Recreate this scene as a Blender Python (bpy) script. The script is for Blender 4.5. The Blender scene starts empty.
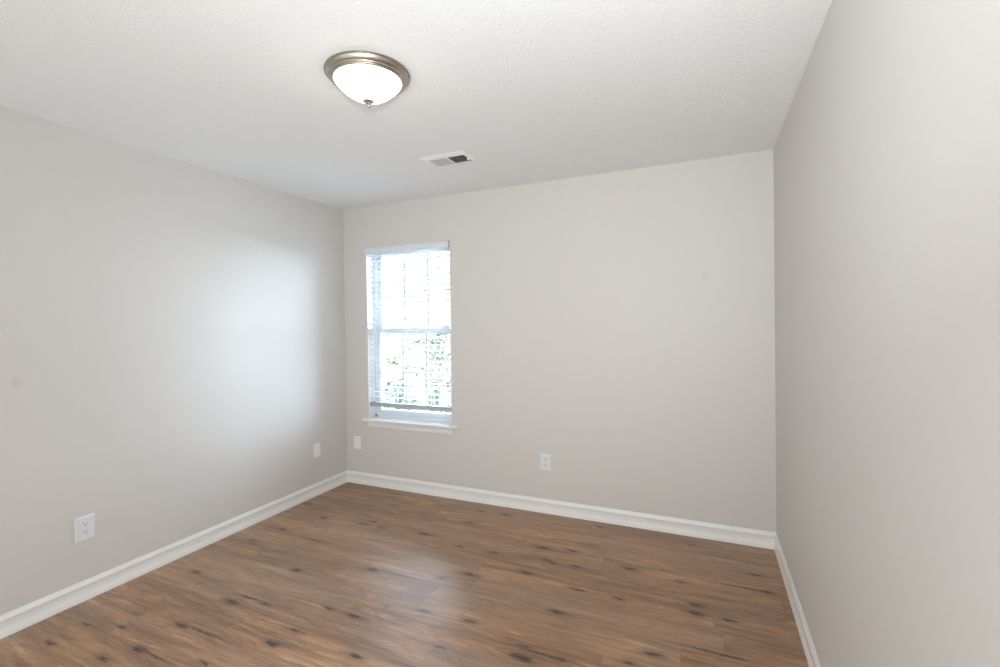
import bpy, bmesh, math, random
from mathutils import Vector, Matrix
random.seed(7)
sc = bpy.context.scene
COL = sc.collection
PI = math.pi

# ------------------------------------------------------------------ camera
W, H = 3.353, 2.44                     # room width, ceiling height (metres)
CAM = Vector((2.96992, -3.28728, 1.41139))
YAW, PITCH, ROLL, F = 0.414743, -0.0099984, -0.0140185, 468.374
fw = Vector((-math.sin(YAW) * math.cos(PITCH), math.cos(YAW) * math.cos(PITCH), math.sin(PITCH)))
rt = Vector((math.cos(YAW), math.sin(YAW), 0))
up = rt.cross(fw)
r2 = rt * math.cos(ROLL) + up * math.sin(ROLL)
u2 = -rt * math.sin(ROLL) + up * math.cos(ROLL)
cd = bpy.data.cameras.new('camera')
cam = bpy.data.objects.new('camera', cd)
COL.objects.link(cam)
cam.matrix_world = Matrix(((r2.x, u2.x, -fw.x, CAM.x), (r2.y, u2.y, -fw.y, CAM.y),
                           (r2.z, u2.z, -fw.z, CAM.z), (0, 0, 0, 1)))
cd.sensor_fit = 'HORIZONTAL'
cd.sensor_width = 36
cd.lens = F / 1000 * 36
cd.shift_y = -0.00628
cd.clip_start = 0.02
sc.camera = cam

# ------------------------------------------------------------------ colour management
sc.view_settings.view_transform = 'Standard'
sc.view_settings.look = 'None'
sc.view_settings.gamma = 1
sc.view_settings.use_curve_mapping = False
sc.view_settings.exposure = 0.07

# ------------------------------------------------------------------ sky (bright thin overcast)
SKY = 43.0
w = bpy.data.worlds.new('sky')
sc.world = w
w.use_nodes = True
nt = w.node_tree
nt.nodes.clear()
wo = nt.nodes.new('ShaderNodeOutputWorld')
bg = nt.nodes.new('ShaderNodeBackground')
tc = nt.nodes.new('ShaderNodeTexCoord')
sp = nt.nodes.new('ShaderNodeSeparateXYZ')
cr = nt.nodes.new('ShaderNodeValToRGB')
cr.color_ramp.elements[0].position = 0.0
cr.color_ramp.elements[0].color = (0.72, 0.85, 1.01, 1)
cr.color_ramp.elements[1].position = 0.7
cr.color_ramp.elements[1].color = (0.67, 0.815, 1.01, 1)
nt.links.new(tc.outputs['Generated'], sp.inputs[0])
nt.links.new(sp.outputs['Z'], cr.inputs[0])
nt.links.new(cr.outputs[0], bg.inputs[0])
bg.inputs[1].default_value = SKY
nt.links.new(bg.outputs[0], wo.inputs[0])


def lamp(name, typ, loc, target, energy, color=(1, 1, 1), **kw):
    l = bpy.data.lights.new(name, typ)
    l.energy = energy
    l.color = color
    for k, v in kw.items():
        setattr(l, k, v)
    o = bpy.data.objects.new(name, l)
    COL.objects.link(o)
    o.location = loc
    d = Vector(target) - Vector(loc)
    o.rotation_euler = d.to_track_quat('-Z', 'Y').to_euler()
    return o


# the photographer's flash just above the lens, head tilted up at the ceiling, plus two unseen area fills added behind the camera
lamp('camera_flash', 'SPOT', (2.965, -3.285, 1.67), (2.1, -1.05, 2.44), 98.0, (0.93, 1.0, 1.03),
     spot_size=1.95, spot_blend=1.0, shadow_soft_size=0.04)
lamp('rear_fill_right', 'AREA', (2.55, -3.86, 1.0), (2.6, 0, 1.2), 17.0, (1.0, 1.0, 1.06),
     shape='RECTANGLE', size=1.4, size_y=1.8)
lamp('rear_fill_wide', 'AREA', (1.65, -3.86, 1.3), (1.65, 0, 1.35), 23.0, (0.90, 1.0, 1.02),
     shape='RECTANGLE', size=3.0, size_y=2.2)
# window portal: only guides the sampling of the sky through the opening
po = lamp('window_portal', 'AREA', (0.672, 0.20, 1.33), (0.672, -1, 1.33), 1.0, shape='RECTANGLE', size=0.86, size_y=1.52)
po.data.cycles.is_portal = True


# ------------------------------------------------------------------ node helpers
class NT:
    def __init__(self, name):
        self.m = bpy.data.materials.new(name)
        self.m.use_nodes = True
        self.t = self.m.node_tree
        self.b = self.t.nodes['Principled BSDF']
        self.out = self.t.nodes['Material Output']

    def n(self, typ, **kw):
        nd = self.t.nodes.new(typ)
        for k, v in kw.items():
            setattr(nd, k, v)
        return nd

    def l(self, a, b):
        self.t.links.new(a, b)

    def _in(self, sock, v):
        if isinstance(v, bpy.types.NodeSocket):
            self.l(v, sock)
        else:
            sock.default_value = v

    def math(self, op, a, b=None, c=None):
        nd = self.n('ShaderNodeMath', operation=op)
        self._in(nd.inputs[0], a)
        if b is not None:
            self._in(nd.inputs[1], b)
        if c is not None:
            self._in(nd.inputs[2], c)
        return nd.outputs[0]

    def vmath(self, op, a, b=None, c=None):
        nd = self.n('ShaderNodeVectorMath', operation=op)
        self._in(nd.inputs[0], a)
        if b is not None:
            self._in(nd.inputs[1], b)
        if c is not None:
            self._in(nd.inputs[2], c)
        return nd.outputs['Value'] if op in ('LENGTH', 'DISTANCE') else nd.outputs[0]

    def smooth(self, v, a, b, x=0.0, y=1.0):
        nd = self.n('ShaderNodeMapRange', interpolation_type='SMOOTHSTEP')
        self._in(nd.inputs[0], v)
        for i, q in enumerate((a, b, x, y)):
            nd.inputs[i + 1].default_value = q
        return nd.outputs[0]

    def noise(self, vec, scale, detail=2, rough=0.5, dist=0.0, out=0):
        nd = self.n('ShaderNodeTexNoise')
        if vec is not None:
            self.l(vec, nd.inputs['Vector'])
        nd.inputs['Scale'].default_value = scale
        nd.inputs['Detail'].default_value = detail
        nd.inputs['Roughness'].default_value = rough
        nd.inputs['Distortion'].default_value = dist
        return nd.outputs[out]

    def mix(self, fac, a, b, blend='MIX'):
        nd = self.n('ShaderNodeMix', data_type='RGBA', blend_type=blend)
        self._in(nd.inputs[0], fac)
        self._in(nd.inputs[6], a if isinstance(a, bpy.types.NodeSocket) else (*a, 1))
        self._in(nd.inputs[7], b if isinstance(b, bpy.types.NodeSocket) else (*b, 1))
        return nd.outputs[2]

    def pos(self):
        return self.n('ShaderNodeNewGeometry').outputs['Position']

    def bump(self, h, strength, dist=0.002):
        nd = self.n('ShaderNodeBump')
        nd.inputs['Strength'].default_value = strength
        nd.inputs['Distance'].default_value = dist
        self.l(h, nd.inputs['Height'])
        self.l(nd.outputs[0], self.b.inputs['Normal'])


def simple(name, col, rough=0.5, metal=0.0, var=0.03, scale=40, bump=0.0, spec=0.5):
    t = NT(name)
    nz = t.noise(t.pos(), scale, 3)
    dk = tuple(c * (1 - var) for c in col)
    lt = tuple(min(1, c * (1 + var)) for c in col)
    t.l(t.mix(nz, dk, lt), t.b.inputs['Base Color'])
    t.b.inputs['Roughness'].default_value = rough
    t.b.inputs['Metallic'].default_value = metal
    t.b.inputs['Specular IOR Level'].default_value = spec
    if bump:
        t.bump(nz, bump)
    return t.m


def wall_paint(name, smudges=()):
    t = NT(name)
    p = t.pos()
    nz = t.noise(p, 1.2, 2)
    c = t.mix(nz, (0.676, 0.648, 0.614), (0.690, 0.661, 0.626))
    for (x, y, z, r, k) in smudges:
        d = t.vmath('DISTANCE', p, (x, y, z))
        f = t.math('MULTIPLY', t.smooth(d, r * 0.35, r, 1.0, 0.0), k)
        c = t.mix(f, c, (0.42, 0.40, 0.39))
    t.l(c, t.b.inputs['Base Color'])
    t.b.inputs['Roughness'].default_value = 0.55
    t.b.inputs['Specular IOR Level'].default_value = 0.35
    t.bump(t.noise(p, 260, 2), 0.05, 0.001)
    return t.m


def ceiling_paint():
    t = NT('ceiling_textured_paint')
    p = t.pos()
    t.b.inputs['Base Color'].default_value = (0.915, 0.92, 0.92, 1)
    t.b.inputs['Roughness'].default_value = 0.8
    t.b.inputs['Specular IOR Level'].default_value = 0.2
    a = t.noise(p, 95, 3, 0.6, 0.3)
    b = t.smooth(a, 0.42, 0.66)
    t.bump(b, 0.32, 0.003)
    return t.m


def wood_floor(knots, streaks, ends):
    t = NT('oak_vinyl_plank')
    p = t.pos()
    s = t.n('ShaderNodeSeparateXYZ')
    t.l(p, s.inputs[0])
    x, y = s.outputs[0], s.outputs[1]
    PW, PL = 0.18, 1.22
    yr = t.math('ADD', t.math('DIVIDE', y, PW), 0.37)
    row = t.math('FLOOR', yr)
    fy = t.math('FRACT', yr)
    wn = t.n('ShaderNodeTexWhiteNoise', noise_dimensions='1D')
    t.l(row, wn.inputs['W'])
    xr = t.math('ADD', t.math('DIVIDE', x, PL), wn.outputs['Value'])
    ci = t.math('FLOOR', xr)
    fx = t.math('FRACT', xr)
    pid = t.n('ShaderNodeCombineXYZ')
    t.l(ci, pid.inputs[0])
    t.l(row, pid.inputs[1])
    w2 = t.n('ShaderNodeTexWhiteNoise', noise_dimensions='3D')
    t.l(pid.outputs[0], w2.inputs['Vector'])
    pr = w2.outputs['Value']
    # grain coordinates: shifted per plank so the figure breaks at seams
    off = t.vmath('MULTIPLY', w2.outputs['Color'], (7.0, 3.0, 5.0))
    base = t.vmath('ADD', p, off)
    # wavy figure
    wob = t.noise(t.vmath('MULTIPLY', base, (2.2, 7.0, 1.0)), 1.0, 2, 0.5, 0.0, 1)
    wob = t.vmath('MULTIPLY', t.vmath('SUBTRACT', wob, (0.5, 0.5, 0.5)), (0.10, 0.045, 0.0))
    gp = t.vmath('ADD', base, wob)
    g1 = t.noise(t.vmath('MULTIPLY', gp, (1.3, 14.0, 1.0)), 1.0, 4, 0.55)
    g2 = t.noise(t.vmath('MULTIPLY', gp, (4.5, 75.0, 1.0)), 1.0, 4, 0.6)
    g3 = t.noise(t.vmath('MULTIPLY', gp, (22.0, 330.0, 1.0)), 1.0, 2, 0.6)
    # base tones
    g4 = t.noise(t.vmath('MULTIPLY', gp, (2.6, 34.0, 1.0)), 1.0, 5, 0.65)
    fig = t.noise(t.vmath('MULTIPLY', gp, (0.9, 5.5, 1.0)), 1.0, 2, 0.5, 0.4)
    rip = t.math('SINE', t.math('MULTIPLY', fig, 95.0))
    c = t.mix(t.smooth(g1, 0.32, 0.68), FL_DARK, FL_LIGHT)
    c = t.mix(t.math('MULTIPLY', t.smooth(g4, 0.51, 0.70), 0.55), c, FL_STREAK)
    c = t.mix(t.math('MULTIPLY', t.smooth(g4, 0.46, 0.30), 0.65), c, FL_PALE)
    c = t.mix(t.math('MULTIPLY', t.smooth(g2, 0.50, 0.75), 0.45), c, FL_STREAK)
    c = t.mix(t.math('MULTIPLY', t.smooth(g2, 0.45, 0.25), 0.30), c, FL_PALE)
    c = t.mix(t.math('MULTIPLY', t.smooth(rip, 0.2, 1.0), 0.22), c, FL_STREAK)
    c = t.mix(t.math('MULTIPLY', t.smooth(g3, 0.45, 0.75), 0.40), c, FL_STREAK)
    tone = t.n('ShaderNodeMapRange')
    t.l(pr, tone.inputs[0])
    tone.inputs[3].default_value = 0.90
    tone.inputs[4].default_value = 1.10
    tint = t.n('ShaderNodeCombineXYZ')
    for i in range(3):
        t.l(tone.outputs[0], tint.inputs[i])
    c = t.mix(1.0, c, tint.outputs[0], 'MULTIPLY')
    # warm / cool drift between planks
    w3 = t.n('ShaderNodeSeparateColor')
    t.l(w2.outputs['Color'], w3.inputs[0])
    c = t.mix(t.math('MULTIPLY', w3.outputs[1], 0.38), c, FL_GREY)
    # knots at their own spots: nearest ellipse distance
    jig = t.noise(t.vmath('MULTIPLY', p, (16.0, 90.0, 1.0)), 1.0, 5, 0.72, 0.0, 1)
    jig = t.vmath('MULTIPLY', t.vmath('SUBTRACT', jig, (0.5, 0.5, 0.5)), (0.16, 0.040, 0.0))
    kp = t.vmath('ADD', p, jig)
    dk = None
    for (kx, ky, a, b) in knots + streaks:
        v = t.vmath('MULTIPLY_ADD', kp, (0.95 / a, 0.95 / b, 0), (-0.95 * kx / a, -0.95 * ky / b, 0))
        d = t.vmath('LENGTH', v)
        dk = d if dk is None else t.math('MINIMUM', dk, d)
    halo = t.smooth(dk, 0.4, 2.8, 1.0, 0.0)
    core = t.math('MULTIPLY', t.smooth(dk, 0.35, 1.20, 1.0, 0.0), t.smooth(g4, 0.25, 0.50, 0.55, 1.0))
    c = t.mix(t.math('MULTIPLY', halo, 0.48), c, FL_STREAK)
    c = t.mix(t.math('MULTIPLY', core, 0.92), c, FL_KNOT)
    # seams
    ey = t.math('MULTIPLY', t.math('MINIMUM', fy, t.math('SUBTRACT', 1.0, fy)), PW)
    ex = t.math('MULTIPLY', t.math('MINIMUM', fx, t.math('SUBTRACT', 1.0, fx)), PL)
    e = t.math('MINIMUM', ey, ex)
    seam = t.smooth(e, 0.0006, 0.0024, 1.0, 0.0)
    c = t.mix(t.math('MULTIPLY', seam, 0.25), c, FL_KNOT)
    t.l(c, t.b.inputs['Base Color'])
    rg = t.math('ADD', t.math('MULTIPLY', g2, 0.10), 0.325)
    t.l(rg, t.b.inputs['Roughness'])
    t.b.inputs['Specular IOR Level'].default_value = 0.7
    hgt = t.math('SUBTRACT', t.math('ADD', t.math('MULTIPLY', g2, 0.5), t.math('MULTIPLY', g3, 0.25)), t.math('MULTIPLY', seam, 1.5))
    t.bump(hgt, 0.22, 0.0012)
    return t.m


FL_DARK = (0.262, 0.136, 0.066)
FL_LIGHT = (0.49, 0.262, 0.128)
FL_STREAK = (0.098, 0.05, 0.025)
FL_GREY = (0.36, 0.25, 0.172)
FL_PALE = (0.62, 0.41, 0.26)
FL_KNOT = (0.035, 0.022, 0.014)

# knots and dark mineral streaks of the boards (metres on the floor: x, y, half length, half width)
KNOTS = [(0.276, -0.946, 0.0269, 0.0111), (0.396, -0.693, 0.0284, 0.0114), (0.742, -0.663, 0.0378, 0.0107), (0.776, -0.607, 0.0193, 0.01), (0.883, -0.659, 0.0244, 0.0087), (0.729, -0.297, 0.0359, 0.0108), (0.077, -0.526, 0.0272, 0.0087), (1.422, -0.363, 0.038, 0.0112), (1.225, -0.637, 0.0379, 0.0151), (1.534, -0.701, 0.0242, 0.0096), (1.759, -0.693, 0.0321, 0.0089), (2.022, -0.524, 0.0463, 0.0159), (2.094, -0.654, 0.0331, 0.0105), (1.737, -0.968, 0.0413, 0.013), (2.03, -0.837, 0.0392, 0.0152), (1.617, -1.061, 0.0326, 0.0129), (1.203, -1.135, 0.0402, 0.0172), (0.794, -1.307, 0.0352, 0.0155), (0.908, -1.613, 0.0345, 0.0091), (1.242, -1.517, 0.0256, 0.0096), (1.403, -1.517, 0.0463, 0.0138), (1.689, -1.353, 0.0315, 0.01), (1.495, -1.394, 0.0181, 0.0062), (1.929, -1.337, 0.0282, 0.0113), (1.216, -1.707, 0.0279, 0.0115), (1.197, -1.813, 0.0354, 0.0142), (1.589, -1.731, 0.0377, 0.0145), (1.891, -1.545, 0.0256, 0.0075), (2.246, -1.467, 0.0584, 0.0222), (2.227, -1.399, 0.0244, 0.0079), (1.412, -0.15, 0.0261, 0.0077), (1.614, -0.138, 0.034, 0.0113), (0.228, -1.142, 0.0274, 0.0089), (2.208, -0.49, 0.0308, 0.0119), (2.135, -0.675, 0.0251, 0.0123), (2.269, -0.663, 0.026, 0.0084), (2.567, -0.571, 0.033, 0.0146), (2.341, -0.889, 0.0345, 0.0088), (2.557, -0.887, 0.0314, 0.0088), (2.299, -1.113, 0.0424, 0.0132), (2.912, -0.795, 0.038, 0.0144), (2.913, -0.867, 0.0421, 0.0185), (3.051, -0.864, 0.0305, 0.0099), (3.204, -0.378, 0.0374, 0.0105), (3.241, -0.539, 0.0422, 0.0168), (2.876, -0.135, 0.0251, 0.0075), (2.75, -1.234, 0.0294, 0.0151), (2.407, -1.415, 0.025, 0.0117), (2.838, -0.603, 0.0278, 0.0083), (2.663, -1.327, 0.0295, 0.011), (0.269, -1.545, 0.0317, 0.0114), (0.736, -1.666, 0.0461, 0.0172), (0.685, -1.885, 0.0423, 0.0131), (0.673, -2.066, 0.0408, 0.0167), (0.259, -2.197, 0.0269, 0.01), (0.598, -2.163, 0.0429, 0.0132), (0.257, -2.062, 0.0245, 0.0069), (0.435, -2.004, 0.0203, 0.0079), (1.028, -2.009, 0.0194, 0.0092), (1.211, -1.137, 0.0316, 0.0089), (0.24, -0.19, 0.0252, 0.0086), (0.6, -0.096, 0.0257, 0.0082), (2.291, -0.092, 0.0227, 0.0084), (2.681, -0.081, 0.0194, 0.0071)]     #KNOTDATA
STREAKS = [(1.382, -1.124, 0.143, 0.0059), (0.844, -1.88, 0.132, 0.0065), (0.757, -2.065, 0.11, 0.005), (2.992, -1.127, 0.132, 0.0054), (3.144, -0.539, 0.121, 0.0057), (2.332, -1.415, 0.11, 0.0051), (0.599, -0.984, 0.088, 0.0052), (0.79, -1.606, 0.088, 0.0051)]   #STREAKDATA

M = {}
M['wall'] = wall_paint('greige_wall_paint', [(2.96, 0.0, 1.698, 0.03, 0.14)])
M['wall_l'] = wall_paint('greige_wall_paint_patched', [(0, -2.190, 1.1635, 0.030, 0.22)])
M['ceil'] = ceiling_paint()
M['floor'] = wood_floor(KNOTS, STREAKS, [])
M['trim'] = simple('white_trim_paint', (0.88, 0.868, 0.842), 0.35, var=0.01, scale=8)
M['vinyl'] = simple('white_window_vinyl', (0.76, 0.81, 0.86), 0.35, var=0.01, scale=8)
M['blind'] = simple('white_blind_slat', (0.73, 0.75, 0.78), 0.45, var=0.01, scale=8)
M['slat'] = simple('white_slat_finish', (0.74, 0.75, 0.77), 0.45, var=0.01, scale=8)
M['muntin'] = simple('shaded_white_grid', (0.38, 0.39, 0.41), 0.45, var=0.01, scale=8)  # white grid bars, their backlit shade put into the base colour
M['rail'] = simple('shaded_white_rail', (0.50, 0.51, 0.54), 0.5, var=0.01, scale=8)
M['plate_warm'] = simple('warm_white_plate', (0.90, 0.89, 0.865), 0.35, var=0.01, scale=8)
M['cord'] = simple('white_cord', (0.80, 0.80, 0.78), 0.8)
M['plate'] = simple('white_plate_plastic', (0.80, 0.81, 0.83), 0.3, var=0.01, scale=8)
M['plate_face'] = simple('white_receptacle_plastic', (0.79, 0.80, 0.82), 0.35, var=0.01, scale=8)
M['slot'] = simple('dark_slot', (0.10, 0.09, 0.085), 0.7)
M['nickel'] = simple('brushed_nickel', (0.46, 0.41, 0.355), 0.32, 1.0, var=0.06, scale=90)
M['vent_face'] = simple('white_louver_steel', (0.66, 0.65, 0.63), 0.45)
M['vent'] = simple('white_enamelled_steel', (0.93, 0.93, 0.92), 0.4, var=0.01, scale=8)
M['vent_dim'] = simple('shaded_enamelled_louver', (0.50, 0.48, 0.45), 0.6, var=0.05)  # right-half louvers: darker copy, shade of the open duct put into the colour
M['duct'] = simple('painted_duct_shade', (0.07, 0.065, 0.06), 0.8)
M['siding'] = simple('tan_brown_siding', (0.084, 0.066, 0.043), 0.7)
M['siding_pale'] = simple('pale_gable_siding', (0.098, 0.086, 0.066), 0.7)
M['roofing'] = simple('grey_shingle', (0.36, 0.33, 0.31), 0.9, var=0.2, scale=20)
M['fence'] = simple('tan_fence_board', (0.098, 0.071, 0.043), 0.8, var=0.15, scale=15)
M['lawn'] = simple('lawn_grass', (0.030, 0.056, 0.016), 0.9, var=0.35, scale=30)
M['bark'] = simple('shrub_bark', (0.040, 0.032, 0.024), 0.9)
M['leaf_a'] = simple('olive_leaf', (0.022, 0.030, 0.012), 0.5, var=0.35, scale=9)
M['leaf_b'] = simple('fresh_green_leaf', (0.020, 0.048, 0.010), 0.5, var=0.35, scale=9)


def glass_pane_mat():
    t = NT('clear_window_glass')
    t.t.nodes.remove(t.b)
    tr = t.n('ShaderNodeBsdfTransparent')
    tr.inputs[0].default_value = (0.95, 0.97, 0.97, 1)
    gl = t.n('ShaderNodeBsdfGlossy')
    gl.inputs['Roughness'].default_value = 0.02
    fr = t.n('ShaderNodeFresnel')
    fr.inputs[0].default_value = 1.45
    mx = t.n('ShaderNodeMixShader')
    t.l(fr.outputs[0], mx.inputs[0])
    t.l(tr.outputs[0], mx.inputs[1])
    t.l(gl.outputs[0], mx.inputs[2])
    t.l(mx.outputs[0], t.out.inputs[0])
    return t.m


def lit_glass_mat(strength):
    t = NT('lit_frosted_glass')
    t.b.inputs['Base Color'].default_value = (0.9, 0.89, 0.87, 1)
    t.b.inputs['Roughness'].default_value = 0.25
    nz = t.noise(t.pos(), 14, 3)
    t.l(t.mix(nz, (1.0, 0.90, 0.77), (1.0, 0.92, 0.80)), t.b.inputs['Emission Color'])
    t.b.inputs['Emission Strength'].default_value = strength
    return t.m


M['glass'] = glass_pane_mat()
M['dome'] = lit_glass_mat(7.0)


# ------------------------------------------------------------------ mesh helpers
def link(name, bm, mat, parent=None, smooth=False, angle=35):
    me = bpy.data.meshes.new(name)
    bmesh.ops.recalc_face_normals(bm, faces=bm.faces)
    bm.to_mesh(me)
    bm.free()
    for m in (mat if isinstance(mat, (list, tuple)) else [mat]):
        me.materials.append(m)
    o = bpy.data.objects.new(name, me)
    COL.objects.link(o)
    if smooth:
        for pl in me.polygons:
            pl.use_smooth = True
        me.set_sharp_from_angle(angle=math.radians(angle))
    if parent:
        o.parent = parent
        o.matrix_parent_inverse = Matrix.Identity(4)
    return o


def box(bm, a, b, bev=0.0, seg=2):
    xs, ys, zs = (sorted((a[i], b[i])) for i in range(3))
    vs = [bm.verts.new((x, y, z)) for x in xs for y in ys for z in zs]
    fs = []
    for q in ((0, 1, 3, 2), (4, 6, 7, 5), (0, 4, 5, 1), (2, 3, 7, 6), (0, 2, 6, 4), (1, 5, 7, 3)):
        fs.append(bm.faces.new([vs[i] for i in q]))
    if bev:
        es = list({e for f in fs for e in f.edges})
        bmesh.ops.bevel(bm, geom=es, offset=bev, segments=seg, affect='EDGES', profile=0.5)
    return bm


def lathe(bm, prof, n=64, close=False):
    rings = []
    for (r, z) in prof:
        if r < 1e-6:
            rings.append([bm.verts.new((0, 0, z))])
        else:
            rings.append([bm.verts.new((r * math.cos(2 * PI * k / n), r * math.sin(2 * PI * k / n), z)) for k in range(n)])
    for a, b in zip(rings, rings[1:]):
        for k in range(n):
            j = (k + 1) % n
            if len(a) == 1:
                bm.faces.new((a[0], b[k], b[j]))
            elif len(b) == 1:
                bm.faces.new((a[k], a[j], b[0]))
            else:
                bm.faces.new((a[k], a[j], b[j], b[k]))
    return bm


def tube(bm, p0, p1, r, n=8):
    p0, p1 = Vector(p0), Vector(p1)
    d = (p1 - p0).normalized()
    q = d.to_track_quat('Z', 'Y')
    rings = []
    for p in (p0, p1):
        rings.append([bm.verts.new(p + q @ Vector((r * math.cos(2 * PI * k / n), r * math.sin(2 * PI * k / n), 0))) for k in range(n)])
    for k in range(n):
        j = (k + 1) % n
        bm.faces.new((rings[0][k], rings[0][j], rings[1][j], rings[1][k]))
    bm.faces.new(rings[0][::-1])
    bm.faces.new(rings[1])
    return bm


def sweep(bm, prof, f0, f1):
    """profile points mapped by f0 and f1 into two end loops, joined into a closed bar"""
    a = [bm.verts.new(f0(*p)) for p in prof]
    b = [bm.verts.new(f1(*p)) for p in prof]
    n = len(prof)
    for k in range(n):
        j = (k + 1) % n
        bm.faces.new((a[k], a[j], b[j], b[k]))
    bm.faces.new(a[::-1])
    bm.faces.new(b)
    return bm


def empty(name, loc=(0, 0, 0), rz=0.0):
    o = bpy.data.objects.new(name, None)
    o.empty_display_size = 0.1
    COL.objects.link(o)
    o.location = loc
    o.rotation_euler = (0, 0, rz)
    return o


def tag(o, label, cat, group=None, kind=None):
    o['label'] = label
    o['category'] = cat
    if group:
        o['group'] = group
    if kind:
        o['kind'] = kind
    return o


NB = bmesh.new
YF = -3.95        # wall behind the camera
T = 0.16          # wall thickness

# ------------------------------------------------------------------ room shell
tag(link('floor', box(NB(), (-T, YF - T, -0.12), (W + T, T, 0)), M['floor']),
    'brown oak plank floor with dark knots, boards running parallel to the window wall', 'floor', kind='structure')
tag(link('ceiling', box(NB(), (-T, YF - T, H), (W + T, T, H + 0.12)), M['ceil']),
    'white lightly textured ceiling carrying the round light', 'ceiling', kind='structure')
tag(link('wall_left', box(NB(), (-T, YF - T, 0), (0, T, H)), M['wall_l']),
    'plain greige wall on the left with two outlet plates low down', 'wall', kind='structure')
tag(link('wall_right', box(NB(), (W, YF - T, 0), (W + T, T, H)), M['wall']),
    'plain greige wall on the right, closest to the camera', 'wall', kind='structure')
tag(link('wall_front', box(NB(), (0, YF - T, 0), (W, YF, H)), M['wall']),
    'plain greige wall behind the camera', 'wall', kind='structure')

OX0, OX1, OZ0, OZ1 = 0.256, 1.089, 0.586, 2.075      # window opening
bm = NB()
gx = (0, OX0, OX1, W)
gz = (0, OZ0, OZ1, H)
fr = {(i, k): bm.verts.new((gx[i], 0, gz[k])) for i in range(4) for k in range(4)}
bk = {(i, k): bm.verts.new((gx[i], T, gz[k])) for i in range(4) for k in range(4)}
for i in range(3):
    for k in range(3):
        if (i, k) == (1, 1):
            continue
        bm.faces.new((fr[i, k], fr[i + 1, k], fr[i + 1, k + 1], fr[i, k + 1]))
        bm.faces.new((bk[i, k], bk[i, k + 1], bk[i + 1, k + 1], bk[i + 1, k]))
ring = [(1, 1), (2, 1), (2, 2), (1, 2)]
for a, b in zip(ring, ring[1:] + ring[:1]):
    bm.faces.new((fr[a], fr[b], bk[b], bk[a])).material_index = 1
outer = [(0, 0), (1, 0), (2, 0), (3, 0), (3, 1), (3, 2), (3, 3), (2, 3), (1, 3), (0, 3), (0, 2), (0, 1)]
for a, b in zip(outer, outer[1:] + outer[:1]):
    bm.faces.new((fr[a], bk[a], bk[b], fr[b]))
tag(link('wall_back', bm, [M['wall'], M['trim']]), 'greige far wall with the window at its left end', 'wall', kind='structure')

# baseboards: eased foot, flat face, ogee top (d = distance off the wall, z = height)
BB = [(0.0, 0.0), (0.0147, 0.0), (0.0147, 0.010), (0.0138, 0.017), (0.0118, 0.027), (0.0094, 0.035), (0.0085, 0.040), (0.0085, 0.068),
      (0.0098, 0.073), (0.0110, 0.0765), (0.0110, 0.080), (0.0092, 0.0855), (0.0060, 0.0935), (0.0046, 0.0985), (0.0040, 0.1017), (0.0, 0.1017)]
bm = sweep(NB(), BB, lambda d, z: (d, YF + d, z), lambda d, z: (d, -d, z))
tag(link('baseboard_left', bm, M['trim'], smooth=True), 'white baseboard along the left wall', 'baseboard', kind='structure')
bm = sweep(NB(), BB, lambda d, z: (d, -d, z), lambda d, z: (W - d, -d, z))
tag(link('baseboard_back', bm, M['trim'], smooth=True), 'white baseboard along the window wall', 'baseboard', kind='structure')
bm = sweep(NB(), BB, lambda d, z: (W - d, -d, z), lambda d, z: (W - d, YF + d, z))
tag(link('baseboard_right', bm, M['trim'], smooth=True), 'white baseboard along the right wall', 'baseboard', kind='structure')

# window stool and apron
bm = NB()
box(bm, (OX0 + 0.001, -0.001, OZ0 - 0.018), (OX1 - 0.001, 0.09, OZ0 + 0.002))
ST = [(0.0, -0.018), (-0.028, -0.018), (-0.033, -0.0155), (-0.0355, -0.008), (-0.033, -0.001), (-0.028, 0.002), (0.0, 0.002)]
sweep(bm, ST, lambda y, z: (0.205, y, OZ0 + z), lambda y, z: (1.140, y, OZ0 + z))
tag(link('trim_1', bm, M['trim'], smooth=True), 'white window stool projecting below the blind', 'window sill', kind='structure')
AP = [(0, 0), (-0.008, 0.0), (-0.010, 0.005), (-0.010, 0.012), (-0.013, 0.016), (-0.013, 0.030), (-0.016, 0.036), (-0.022, 0.044), (-0.024, 0.052), (0, 0.052)]
bm = sweep(NB(), AP, lambda y, z: (0.252, y, OZ0 - 0.070 + z), lambda y, z: (1.097, y, OZ0 - 0.070 + z))
tag(link('trim_2', bm, M['trim'], smooth=True), 'white moulded apron under the window stool', 'window apron', kind='structure')

# ------------------------------------------------------------------ the window itself
win = tag(empty('window_1', (0, 0, 0)), 'white double-hung window with small grid panes in the far wall', 'window', kind='structure')
FY0 = 0.086
bm = NB()
J = 0.020
box(bm, (OX0, FY0, OZ0 + 0.001), (OX0 + J, T + 0.01, OZ1), 0.002)
box(bm, (OX1 - J, FY0, OZ0 + 0.001), (OX1, T + 0.01, OZ1), 0.002)
box(bm, (OX0, FY0, OZ1 - 0.024), (OX1, T + 0.01, OZ1), 0.002)
box(bm, (OX0, FY0, OZ0 + 0.001), (OX1, T + 0.01, OZ0 + 0.028), 0.002)
# jamb channel stops: thin ribs that read as lines beside the sash
box(bm, (OX0 + J, 0.123, OZ0 + 0.03), (OX0 + J + 0.006, 0.128, OZ1 - 0.02))
box(bm, (OX1 - J - 0.006, 0.123, OZ0 + 0.03), (OX1 - J, 0.128, OZ1 - 0.02))
link('window_frame', bm, M['vinyl'], win, smooth=True)


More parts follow.
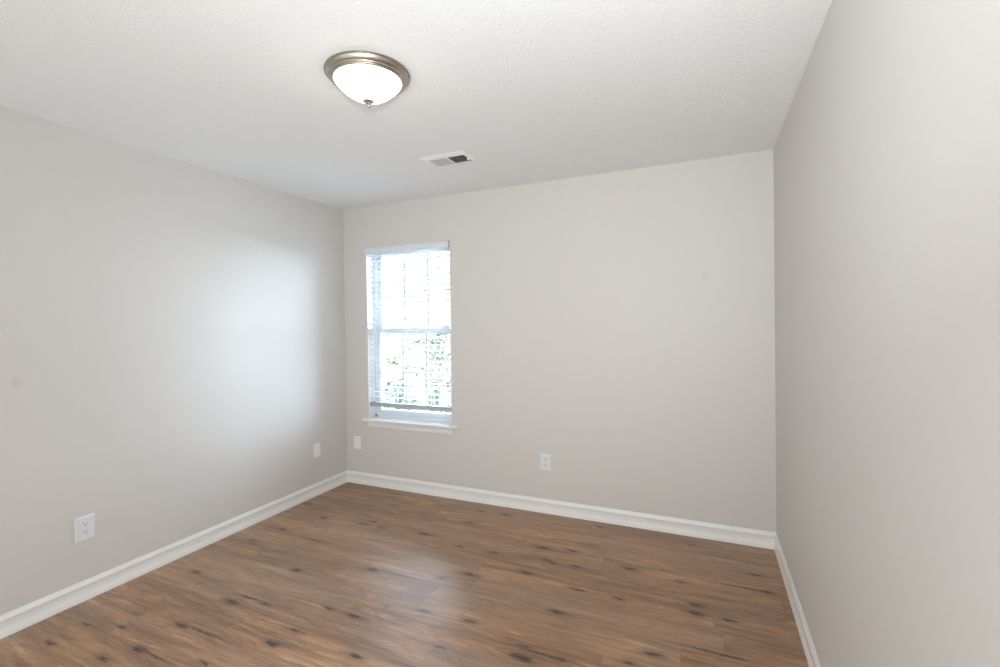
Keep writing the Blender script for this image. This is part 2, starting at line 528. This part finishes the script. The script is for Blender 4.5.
def sash(name, y0, y1, z0, z1, rb, rtop, stile, mw):
    bm = NB()
    x0, x1 = OX0 + J + 0.001, OX1 - J - 0.001
    box(bm, (x0, y0, z0), (x0 + stile, y1, z1), 0.003)
    box(bm, (x1 - stile, y0, z0), (x1, y1, z1), 0.003)
    box(bm, (x0 + stile - 0.004, y0, z0), (x1 - stile + 0.004, y1, z0 + rb), 0.003)
    box(bm, (x0 + stile - 0.004, y0, z1 - rtop), (x1 - stile + 0.004, y1, z1), 0.003)
    s = link(name, bm, M['vinyl'], win, smooth=True)
    gx0, gx1, gz0, gz1 = x0 + stile, x1 - stile, z0 + rb, z1 - rtop
    ym = (y0 + y1) / 2
    link('pane', box(NB(), (gx0 - 0.003, ym - 0.0015, gz0 - 0.003), (gx1 + 0.003, ym + 0.0015, gz1 + 0.003)), M['glass'], s)
    for k in (1, 2):
        xm = gx0 + (gx1 - gx0) * k / 3
        link('muntin', box(NB(), (xm - mw, ym - 0.0035, gz0 - 0.001), (xm + mw, ym + 0.0035, gz1 + 0.001), 0.001), M['muntin'], s)
    zm = (gz0 + gz1) / 2
    link('muntin', box(NB(), (gx0 - 0.001, ym - 0.003, zm - mw), (gx1 + 0.001, ym + 0.003, zm + mw), 0.001), M['muntin'], s)
    return s


MZ = 1.352
up_s = sash('upper_sash', 0.130, 0.156, MZ - 0.020, OZ1 - 0.024, 0.040, 0.034, 0.036, 0.0065)
lo_s = sash('lower_sash', 0.092, 0.120, OZ0 + 0.029, MZ + 0.028, 0.042, 0.050, 0.040, 0.0065)
for lx in (0.43, 0.985):
    bm = NB()
    box(bm, (lx - 0.028, 0.094, MZ + 0.0285), (lx + 0.028, 0.116, MZ + 0.036), 0.002)
    box(bm, (lx - 0.010, 0.098, MZ + 0.036), (lx + 0.022, 0.112, MZ + 0.048), 0.004)
    link('sash_lock', bm, M['vinyl'], lo_s, smooth=True)

# ------------------------------------------------------------------ venetian blind, inside mount, slats open
bl = tag(empty('venetian_blind', ((OX0 + OX1) / 2, 0.03, 1.99)),
         'white horizontal-slat blind hanging open in the window of the far wall', 'blind')


def rel(o, base):
    """keep world geometry while parenting to a root that is not at the origin"""
    o.matrix_parent_inverse = Matrix.Translation(-Vector(base.location))
    return o


bx0, bx1 = OX0 + 0.006, OX1 - 0.006
bm = NB()
VP = [(-0.022, 2.018), (-0.0225, 2.026), (-0.020, 2.030), (-0.020, 2.060), (-0.0225, 2.064), (-0.022, 2.0735), (-0.013, 2.0735), (-0.013, 2.018)]
sweep(bm, VP, lambda y, z: (OX0 + 0.001, y, z), lambda y, z: (OX1 - 0.001, y, z))
rel(link('valance', bm, M['blind'], bl, smooth=True, angle=20), bl)
rel(link('headrail', box(NB(), (bx0, 0.004, 2.026), (bx1, 0.058, 2.072), 0.003), M['blind'], bl), bl)
bm = NB()
SL0, SP = 0.776, 0.0455
NS = int((2.012 - SL0) / SP) + 1
tilt = math.radians(-2.5)
for k in range(NS):
    z = SL0 + k * SP
    n = 6
    prof = []
    for i in range(n + 1):
        u = -0.025 + 0.05 * i / n
        crown = 0.0022 * (1 - (u / 0.025) ** 2)
        prof.append((0.031 + u, z + u * math.tan(tilt) + crown + 0.0013))
    for i in range(n, -1, -1):
        u = -0.025 + 0.05 * i / n
        crown = 0.0022 * (1 - (u / 0.025) ** 2)
        prof.append((0.031 + u, z + u * math.tan(tilt) + crown - 0.0013))
    sweep(bm, prof, lambda y, z: (bx0, y, z), lambda y, z: (bx1, y, z))
rel(link('slat_panel', bm, M['slat'], bl, smooth=True), bl)
bm = NB()
for k in range(3):
    box(bm, (bx0, 0.006, 0.7185 + k * 0.004), (bx1, 0.056, 0.7215 + k * 0.004), 0.001, 1)
rel(link('resting_slats', bm, M['rail'], bl), bl)
rel(link('bottom_rail', box(NB(), (bx0, 0.004, 0.694), (bx1, 0.058, 0.718), 0.004), M['rail'], bl, smooth=True), bl)
for cx in (0.385, 0.955):
    bm = NB()
    for yy in (0.0045, 0.0575):
        tube(bm, (cx, yy, 0.700), (cx, yy, 2.03), 0.0009, 5)
    for k in range(NS):
        z = SL0 + k * SP - 0.0025
        tube(bm, (cx, 0.0045, z), (cx, 0.0575, z), 0.0006, 4)
    rel(link('ladder_cord', bm, M['cord'], bl), bl)
    bm = NB()
    box(bm, (cx - 0.006, 0.0005, 0.699), (cx + 0.006, 0.006, 0.712), 0.002)
    rel(link('cord_plug', bm, M['plate'], bl), bl)
bm = NB()
tube(bm, (0.330, -0.006, 1.40), (0.330, -0.006, 2.03), 0.0035, 8)
tube(bm, (0.330, -0.006, 1.34), (0.330, -0.006, 1.40), 0.0048, 8)
rel(link('tilt_wand', bm, M['blind'], bl, smooth=True), bl)

# ------------------------------------------------------------------ ceiling light
LX, LY = 1.7076, -1.7292
cl = tag(empty('ceiling_light', (LX, LY, H)), 'round flush ceiling light, white glass bowl in a brushed nickel ring', 'ceiling light')
prof = [(0.0, 0.0), (0.1660, 0.0), (0.1705, -0.0012), (0.1715, -0.0036), (0.1706, -0.0062), (0.1680, -0.0070), (0.1662, -0.0056), (0.1650, -0.0060),
        (0.1640, -0.0090), (0.1618, -0.0140), (0.1580, -0.0190), (0.1540, -0.0228), (0.1518, -0.0242), (0.1512, -0.0258), (0.1518, -0.0276),
        (0.1508, -0.0294), (0.1480, -0.0306), (0.1462, -0.0304), (0.1454, -0.0318), (0.1442, -0.0338), (0.1410, -0.0350), (0.1378, -0.0352),
        (0.1350, -0.0342), (0.1350, -0.0220), (0.0, -0.0220)]
link('pan', lathe(NB(), prof, 96), M['nickel'], cl, smooth=True, angle=50)
prof = []
for k in range(21):
    q = k / 20
    prof.append((0.1365 * math.sqrt(max(0.0, 1 - q ** 1.15)) ** 1.12 if k < 20 else 0.0, -0.032 - 0.081 * q))
link('glass_bowl', lathe(NB(), prof, 96), M['dome'], cl, smooth=True, angle=80)
prof = [(0.0, -0.1095), (0.021, -0.1105), (0.0240, -0.1120), (0.0235, -0.1140), (0.0150, -0.1155), (0.0060, -0.1165), (0.0036, -0.1185),
        (0.0034, -0.1260), (0.0052, -0.1280), (0.0066, -0.1310), (0.0060, -0.1345), (0.0035, -0.1370), (0.0, -0.1380)]
link('finial', lathe(NB(), prof, 32), M['nickel'], cl, smooth=True, angle=60)

# ------------------------------------------------------------------ ceiling register
VX0, VX1, VY0, VY1 = 1.352, 1.668, -0.806, -0.603
IX0, IX1, IY0, IY1 = 1.386, 1.632, -0.763, -0.640
cv = tag(empty('ceiling_vent', ((VX0 + VX1) / 2, (VY0 + VY1) / 2, H)), 'white rectangular air register in the ceiling between light and window', 'air vent')
bm = NB()
zt, zb = H, H - 0.006
def frame_ring(bm, o, i, zo, zi, ztop):
    ov = [bm.verts.new((x, y, zo)) for x, y in ((o[0], o[2]), (o[1], o[2]), (o[1], o[3]), (o[0], o[3]))]
    iv = [bm.verts.new((x, y, zi)) for x, y in ((i[0], i[2]), (i[1], i[2]), (i[1], i[3]), (i[0], i[3]))]
    it = [bm.verts.new((x, y, ztop)) for x, y in ((i[0], i[2]), (i[1], i[2]), (i[1], i[3]), (i[0], i[3]))]
    ot = [bm.verts.new((x, y, ztop)) for x, y in ((o[0], o[2]), (o[1], o[2]), (o[1], o[3]), (o[0], o[3]))]
    for k in range(4):
        j = (k + 1) % 4
        bm.faces.new((ov[k], ov[j], iv[j], iv[k]))
        bm.faces.new((iv[k], iv[j], it[j], it[k]))
        bm.faces.new((ov[k], ov[j], ot[j], ot[k]))
        bm.faces.new((it[k], it[j], ot[j], ot[k]))
frame_ring(bm, (VX0, VX1, VY0, VY1), (IX0, IX1, IY0, IY1), H - 0.003, H - 0.009, H)
box(bm, ((IX0 + IX1) / 2 - 0.004, IY0 - 0.001, H - 0.009), ((IX0 + IX1) / 2 + 0.004, IY1 + 0.001, H - 0.001))
rel(link('register_frame', bm, M['vent'], cv), cv)
rel(link('duct_shade_sheet', box(NB(), (IX0, IY0, H - 0.0008), (IX1, IY1, H - 0.0002)), M['duct'], cv), cv)  # flat dark sheet on the ceiling standing in for the unlit duct
def louvers(x0, x1, lean, mat):
    bm = NB()
    n = 14
    for k in range(n):
        x = x0 + (x1 - x0) * (k + 0.5) / n
        prof = [(x - lean * 0.0038, H - 0.0012), (x - lean * 0.0028, H - 0.0012), (x + lean * 0.0048, H - 0.0082), (x + lean * 0.0040, H - 0.0086)]
        sweep(bm, prof, lambda a, z: (a, IY0, z), lambda a, z: (a, IY1, z))
    return rel(link('louver_panel', bm, mat, cv), cv)
xm = (IX0 + IX1) / 2
louvers(IX0 + 0.001, xm - 0.005, -1, M['vent_face'])
louvers(xm + 0.005, IX1 - 0.004, 1, M['vent_dim'])
bm = NB()
box(bm, (1.626, -0.706, H - 0.020), (1.640, -0.690, H - 0.007), 0.002)
box(bm, (1.630, -0.702, H - 0.009), (1.640, -0.694, H - 0.002))
rel(link('damper_lever', bm, M['vent'], cv), cv)


# ------------------------------------------------------------------ wall plates (built facing -y, rotated for the left wall)
def plate(name, wid, hgt, loc, rz, kind, label, cat):
    r = empty(name, loc, rz)
    bm = NB()
    b = 0.0045
    v0 = [bm.verts.new((sx * wid / 2, 0, sz * hgt / 2)) for sx, sz in ((-1, -1), (1, -1), (1, 1), (-1, 1))]
    v1 = [bm.verts.new((sx * (wid / 2 - 0.0008), -0.0035, sz * (hgt / 2 - 0.0008))) for sx, sz in ((-1, -1), (1, -1), (1, 1), (-1, 1))]
    v2 = [bm.verts.new((sx * (wid / 2 - b), -0.0062, sz * (hgt / 2 - b))) for sx, sz in ((-1, -1), (1, -1), (1, 1), (-1, 1))]
    for a, c in ((v0, v1), (v1, v2)):
        for k in range(4):
            j = (k + 1) % 4
            bm.faces.new((a[k], a[j], c[j], c[k]))
    bm.faces.new(v2)
    bm.faces.new(v0[::-1])
    pm = M['plate'] if kind == 'duplex' else M['plate_warm']
    link('plate', bm, pm, r)
    def screw(z):
        bm = NB()
        lathe(bm, [(0.0, 0.0), (0.0032, 0.0), (0.0030, 0.0008), (0.0, 0.0012)], 16)
        bm.transform(Matrix.Translation((0, -0.0060, z)) @ Matrix.Rotation(PI / 2, 4, 'X'))
        s = link('screw', bm, M['plate_face'], r, smooth=True)
    if kind == 'duplex':
        for z in (0.0195, -0.0195):
            bm = NB()
            pts = []
            for k in range(40):
                a = 2 * PI * k / 40
                pts.append((max(-0.0172, min(0.0172, 0.0205 * math.cos(a))), 0.0145 * math.sin(a)))
            sweep(bm, pts, lambda x, zz: (x, -0.0058, z + zz), lambda x, zz: (x * 0.985, -0.0076, z + zz * 0.985))
            f = link('receptacle', bm, M['plate_face'], r)
            bm = NB()
            box(bm, (-0.0078, -0.0072, z + 0.0000), (-0.0054, -0.0079, z + 0.0095))
            box(bm, (0.0054, -0.0072, z + 0.0012), (0.0078, -0.0079, z + 0.0088))
            pts = [(0.0030 * math.cos(2 * PI * k / 16), max(-0.0030, 0.0030 * math.sin(2 * PI * k / 16))) for k in range(16)]
            sweep(bm, pts, lambda x, zz: (x, -0.0072, z - 0.0068 + zz), lambda x, zz: (x, -0.0079, z - 0.0068 + zz))
            link('slot', bm, M['slot'], f)
        screw(0.0)
    elif kind == 'rocker':
        link('insert', box(NB(), (-0.0165, -0.0055, -0.0335), (0.0165, -0.0082, 0.0335), 0.001), pm, r)
        screw(0.0485)
        screw(-0.0485)
    else:
        screw(0.042)
        screw(-0.042)
    return tag(r, label, cat)


plate('power_outlet', 0.087, 0.125, (0, -1.941, 0.372), PI / 2, 'duplex', 'white duplex power outlet on the left wall, nearest the camera', 'outlet')
plate('power_outlet', 0.085, 0.1225, (1.8765, 0, 0.3745), 0, 'duplex', 'white duplex power outlet on the far wall, right of the window', 'outlet')
plate('jack_plate', 0.070, 0.112, (0, -0.353, 0.3705), PI / 2, 'rocker', 'white wall plate with raised insert, on left wall near the corner', 'wall plate')
plate('blank_plate', 0.079, 0.116, (0.1213, 0, 0.364), 0, 'blank', 'plain white blank plate on the far wall, below and left of window', 'wall plate')

# ------------------------------------------------------------------ outdoors
GZ = -0.5
bm = NB()
box(bm, (-30, T + 0.02, GZ - 0.2), (30, 40, GZ))
tag(link('lawn', bm, M['lawn']), 'green lawn outside the window', 'lawn', kind='structure')

M['concrete'] = simple('pale_concrete', (0.60, 0.59, 0.57), 0.9, var=0.06, scale=6)  # for unseen slabs added to bounce daylight up to the ceiling
bm = NB()
for k in range(4):
    for j in range(3):
        box(bm, (0.8 + 2.2 * j, 0.4 + 2.2 * k, GZ - 0.08), (0.8 + 2.2 * j + 2.185, 0.4 + 2.2 * k + 2.185, GZ + 0.02), 0.006, 1)
tag(link('bounce_slab', bm, M['concrete']), 'unseen pale slabs added outside, right of the window, to bounce daylight in', 'bounce_slab', kind='structure')

hs = tag(empty('house', (-9, 12, GZ)), 'tan sided house beyond the yard, filling the upper window sash', 'house')


def siding(name, mat, x0, x1, z0, z1, step=0.2):
    bm = NB()
    box(bm, (x0, 12, z0), (x1, 19, z1))
    n = int(round((z1 - z0) / step))
    for k in range(n):
        z = z0 + step * k
        sweep(bm, [(12.001, z), (11.975, z + 0.004), (11.997, z + step - 0.002), (12.001, z + step - 0.002)],
              lambda y, zz: (x0, y, zz), lambda y, zz: (x1, y, zz))
    rel(link(name, bm, mat, hs), hs)


siding('lower_wall', M['siding'], -20, 5.5, GZ, 2.9)  # house stretched right, out of view, to block low sky from the left wall
siding('upper_wall', M['siding_pale'], -20, 5.5, 3.02, 5.82)
rel(link('band_board', box(NB(), (-20.02, 11.95, 2.88), (5.52, 19.05, 3.04), 0.01), M['siding_pale'], hs), hs)
bm = NB()
sweep(bm, [(11.5, 5.74), (11.5, 5.90), (15.5, 7.6), (19.5, 5.90), (19.5, 5.74), (15.5, 7.4)], lambda y, z: (-20.4, y, z), lambda y, z: (5.9, y, z))
rel(link('roof', bm, M['roofing'], hs), hs)

fn = tag(empty('wooden_fence', (-5.0, 8.0, GZ)), 'tan wooden board fence outside, behind the shrubs', 'fence')
bm = NB()
for k in range(64):
    x = -9.6 + k * 0.15
    h = 1.62 + 0.01 * random.random()
    sweep(bm, [(x, GZ), (x + 0.142, GZ), (x + 0.142, h - 0.03), (x + 0.11, h), (x + 0.03, h), (x, h - 0.03)],
          lambda a, z: (a, 7.99, z), lambda a, z: (a, 8.01, z))
rel(link('board_panel', bm, M['fence'], fn), fn)
for z in (0.0, 1.3):
    rel(link('rail', box(NB(), (-9.6, 8.011, z), (-0.05, 8.05, z + 0.09)), M['fence'], fn), fn)


def shrub(loc, rad, hgt, n, leafmat, size, label, seed, z0=0.15):
    rnd = random.Random(seed)
    r = empty('leafy_shrub', loc)
    bm = NB()
    tips = []
    for k in range(9):
        a = 2 * PI * k / 9 + rnd.uniform(-.3, .3)
        tip = Vector((rad * 0.6 * math.cos(a) * rnd.uniform(.4, 1), rad * 0.6 * math.sin(a) * rnd.uniform(.4, 1), hgt * rnd.uniform(.6, .92)))
        mid = Vector((tip.x * .35, tip.y * .35, tip.z * .55))
        tube(bm, (0, 0, 0), mid, 0.014, 6)
        tube(bm, mid, tip, 0.008, 6)
        tips += [mid.lerp(tip, q) for q in (.3, .6, 1)]
    link('branches', bm, M['bark'], r)
    bm = NB()
    cl = [Vector((rnd.uniform(-.75, .75) * rad, rnd.uniform(-.75, .75) * rad, hgt * rnd.uniform(z0, 1))) for _ in range(max(14, n // 45))]
    for k in range(n):
        c = rnd.choice(cl) + Vector((max(-.16, min(.16, rnd.gauss(0, .08))), max(-.16, min(.16, rnd.gauss(0, .08))), rnd.gauss(0, .07)))
        if c.z < 0.03:
            c.z = 0.03
        q = Matrix.Rotation(rnd.uniform(0, 2 * PI), 4, 'Z') @ Matrix.Rotation(rnd.uniform(-.9, .9), 4, 'X') @ Matrix.Rotation(rnd.uniform(-.9, .9), 4, 'Y')
        s = size * rnd.uniform(.7, 1.3)
        pts = [(0, 0, 0), (.28 * s, .45 * s, .10 * s), (0, s, .02 * s), (-.28 * s, .45 * s, .10 * s)]
        vs = [bm.verts.new(c + (q @ Vector(p))) for p in pts]
        bm.faces.new((vs[0], vs[1], vs[2]))
        bm.faces.new((vs[0], vs[2], vs[3]))
    link('foliage', bm, leafmat, r)
    return tag(r, label, 'shrub')


shrub((-0.95, 3.0, GZ), 0.62, 1.85, 1500, M['leaf_a'], 0.070, 'sparse tall shrub outside, in the middle of the lower window sash', 3)
shrub((-2.05, 3.6, GZ), 0.5, 1.75, 1200, M['leaf_a'], 0.070, 'leafy shrub outside, at the left edge of the lower window sash', 4)
shrub((0.05, 2.3, GZ), 0.36, 1.80, 600, M['leaf_a'], 0.065, 'leafy shrub outside, at the right edge of the lower window sash', 5)
shrub((-1.15, 1.75, GZ), 0.25, 0.55, 420, M['leaf_b'], 0.060, 'low bright green bush outside, at the left foot of the window view', 6)
shrub((-0.25, 1.30, GZ), 0.22, 0.55, 420, M['leaf_b'], 0.060, 'low bright green bush outside, at the right foot of the window view', 8)
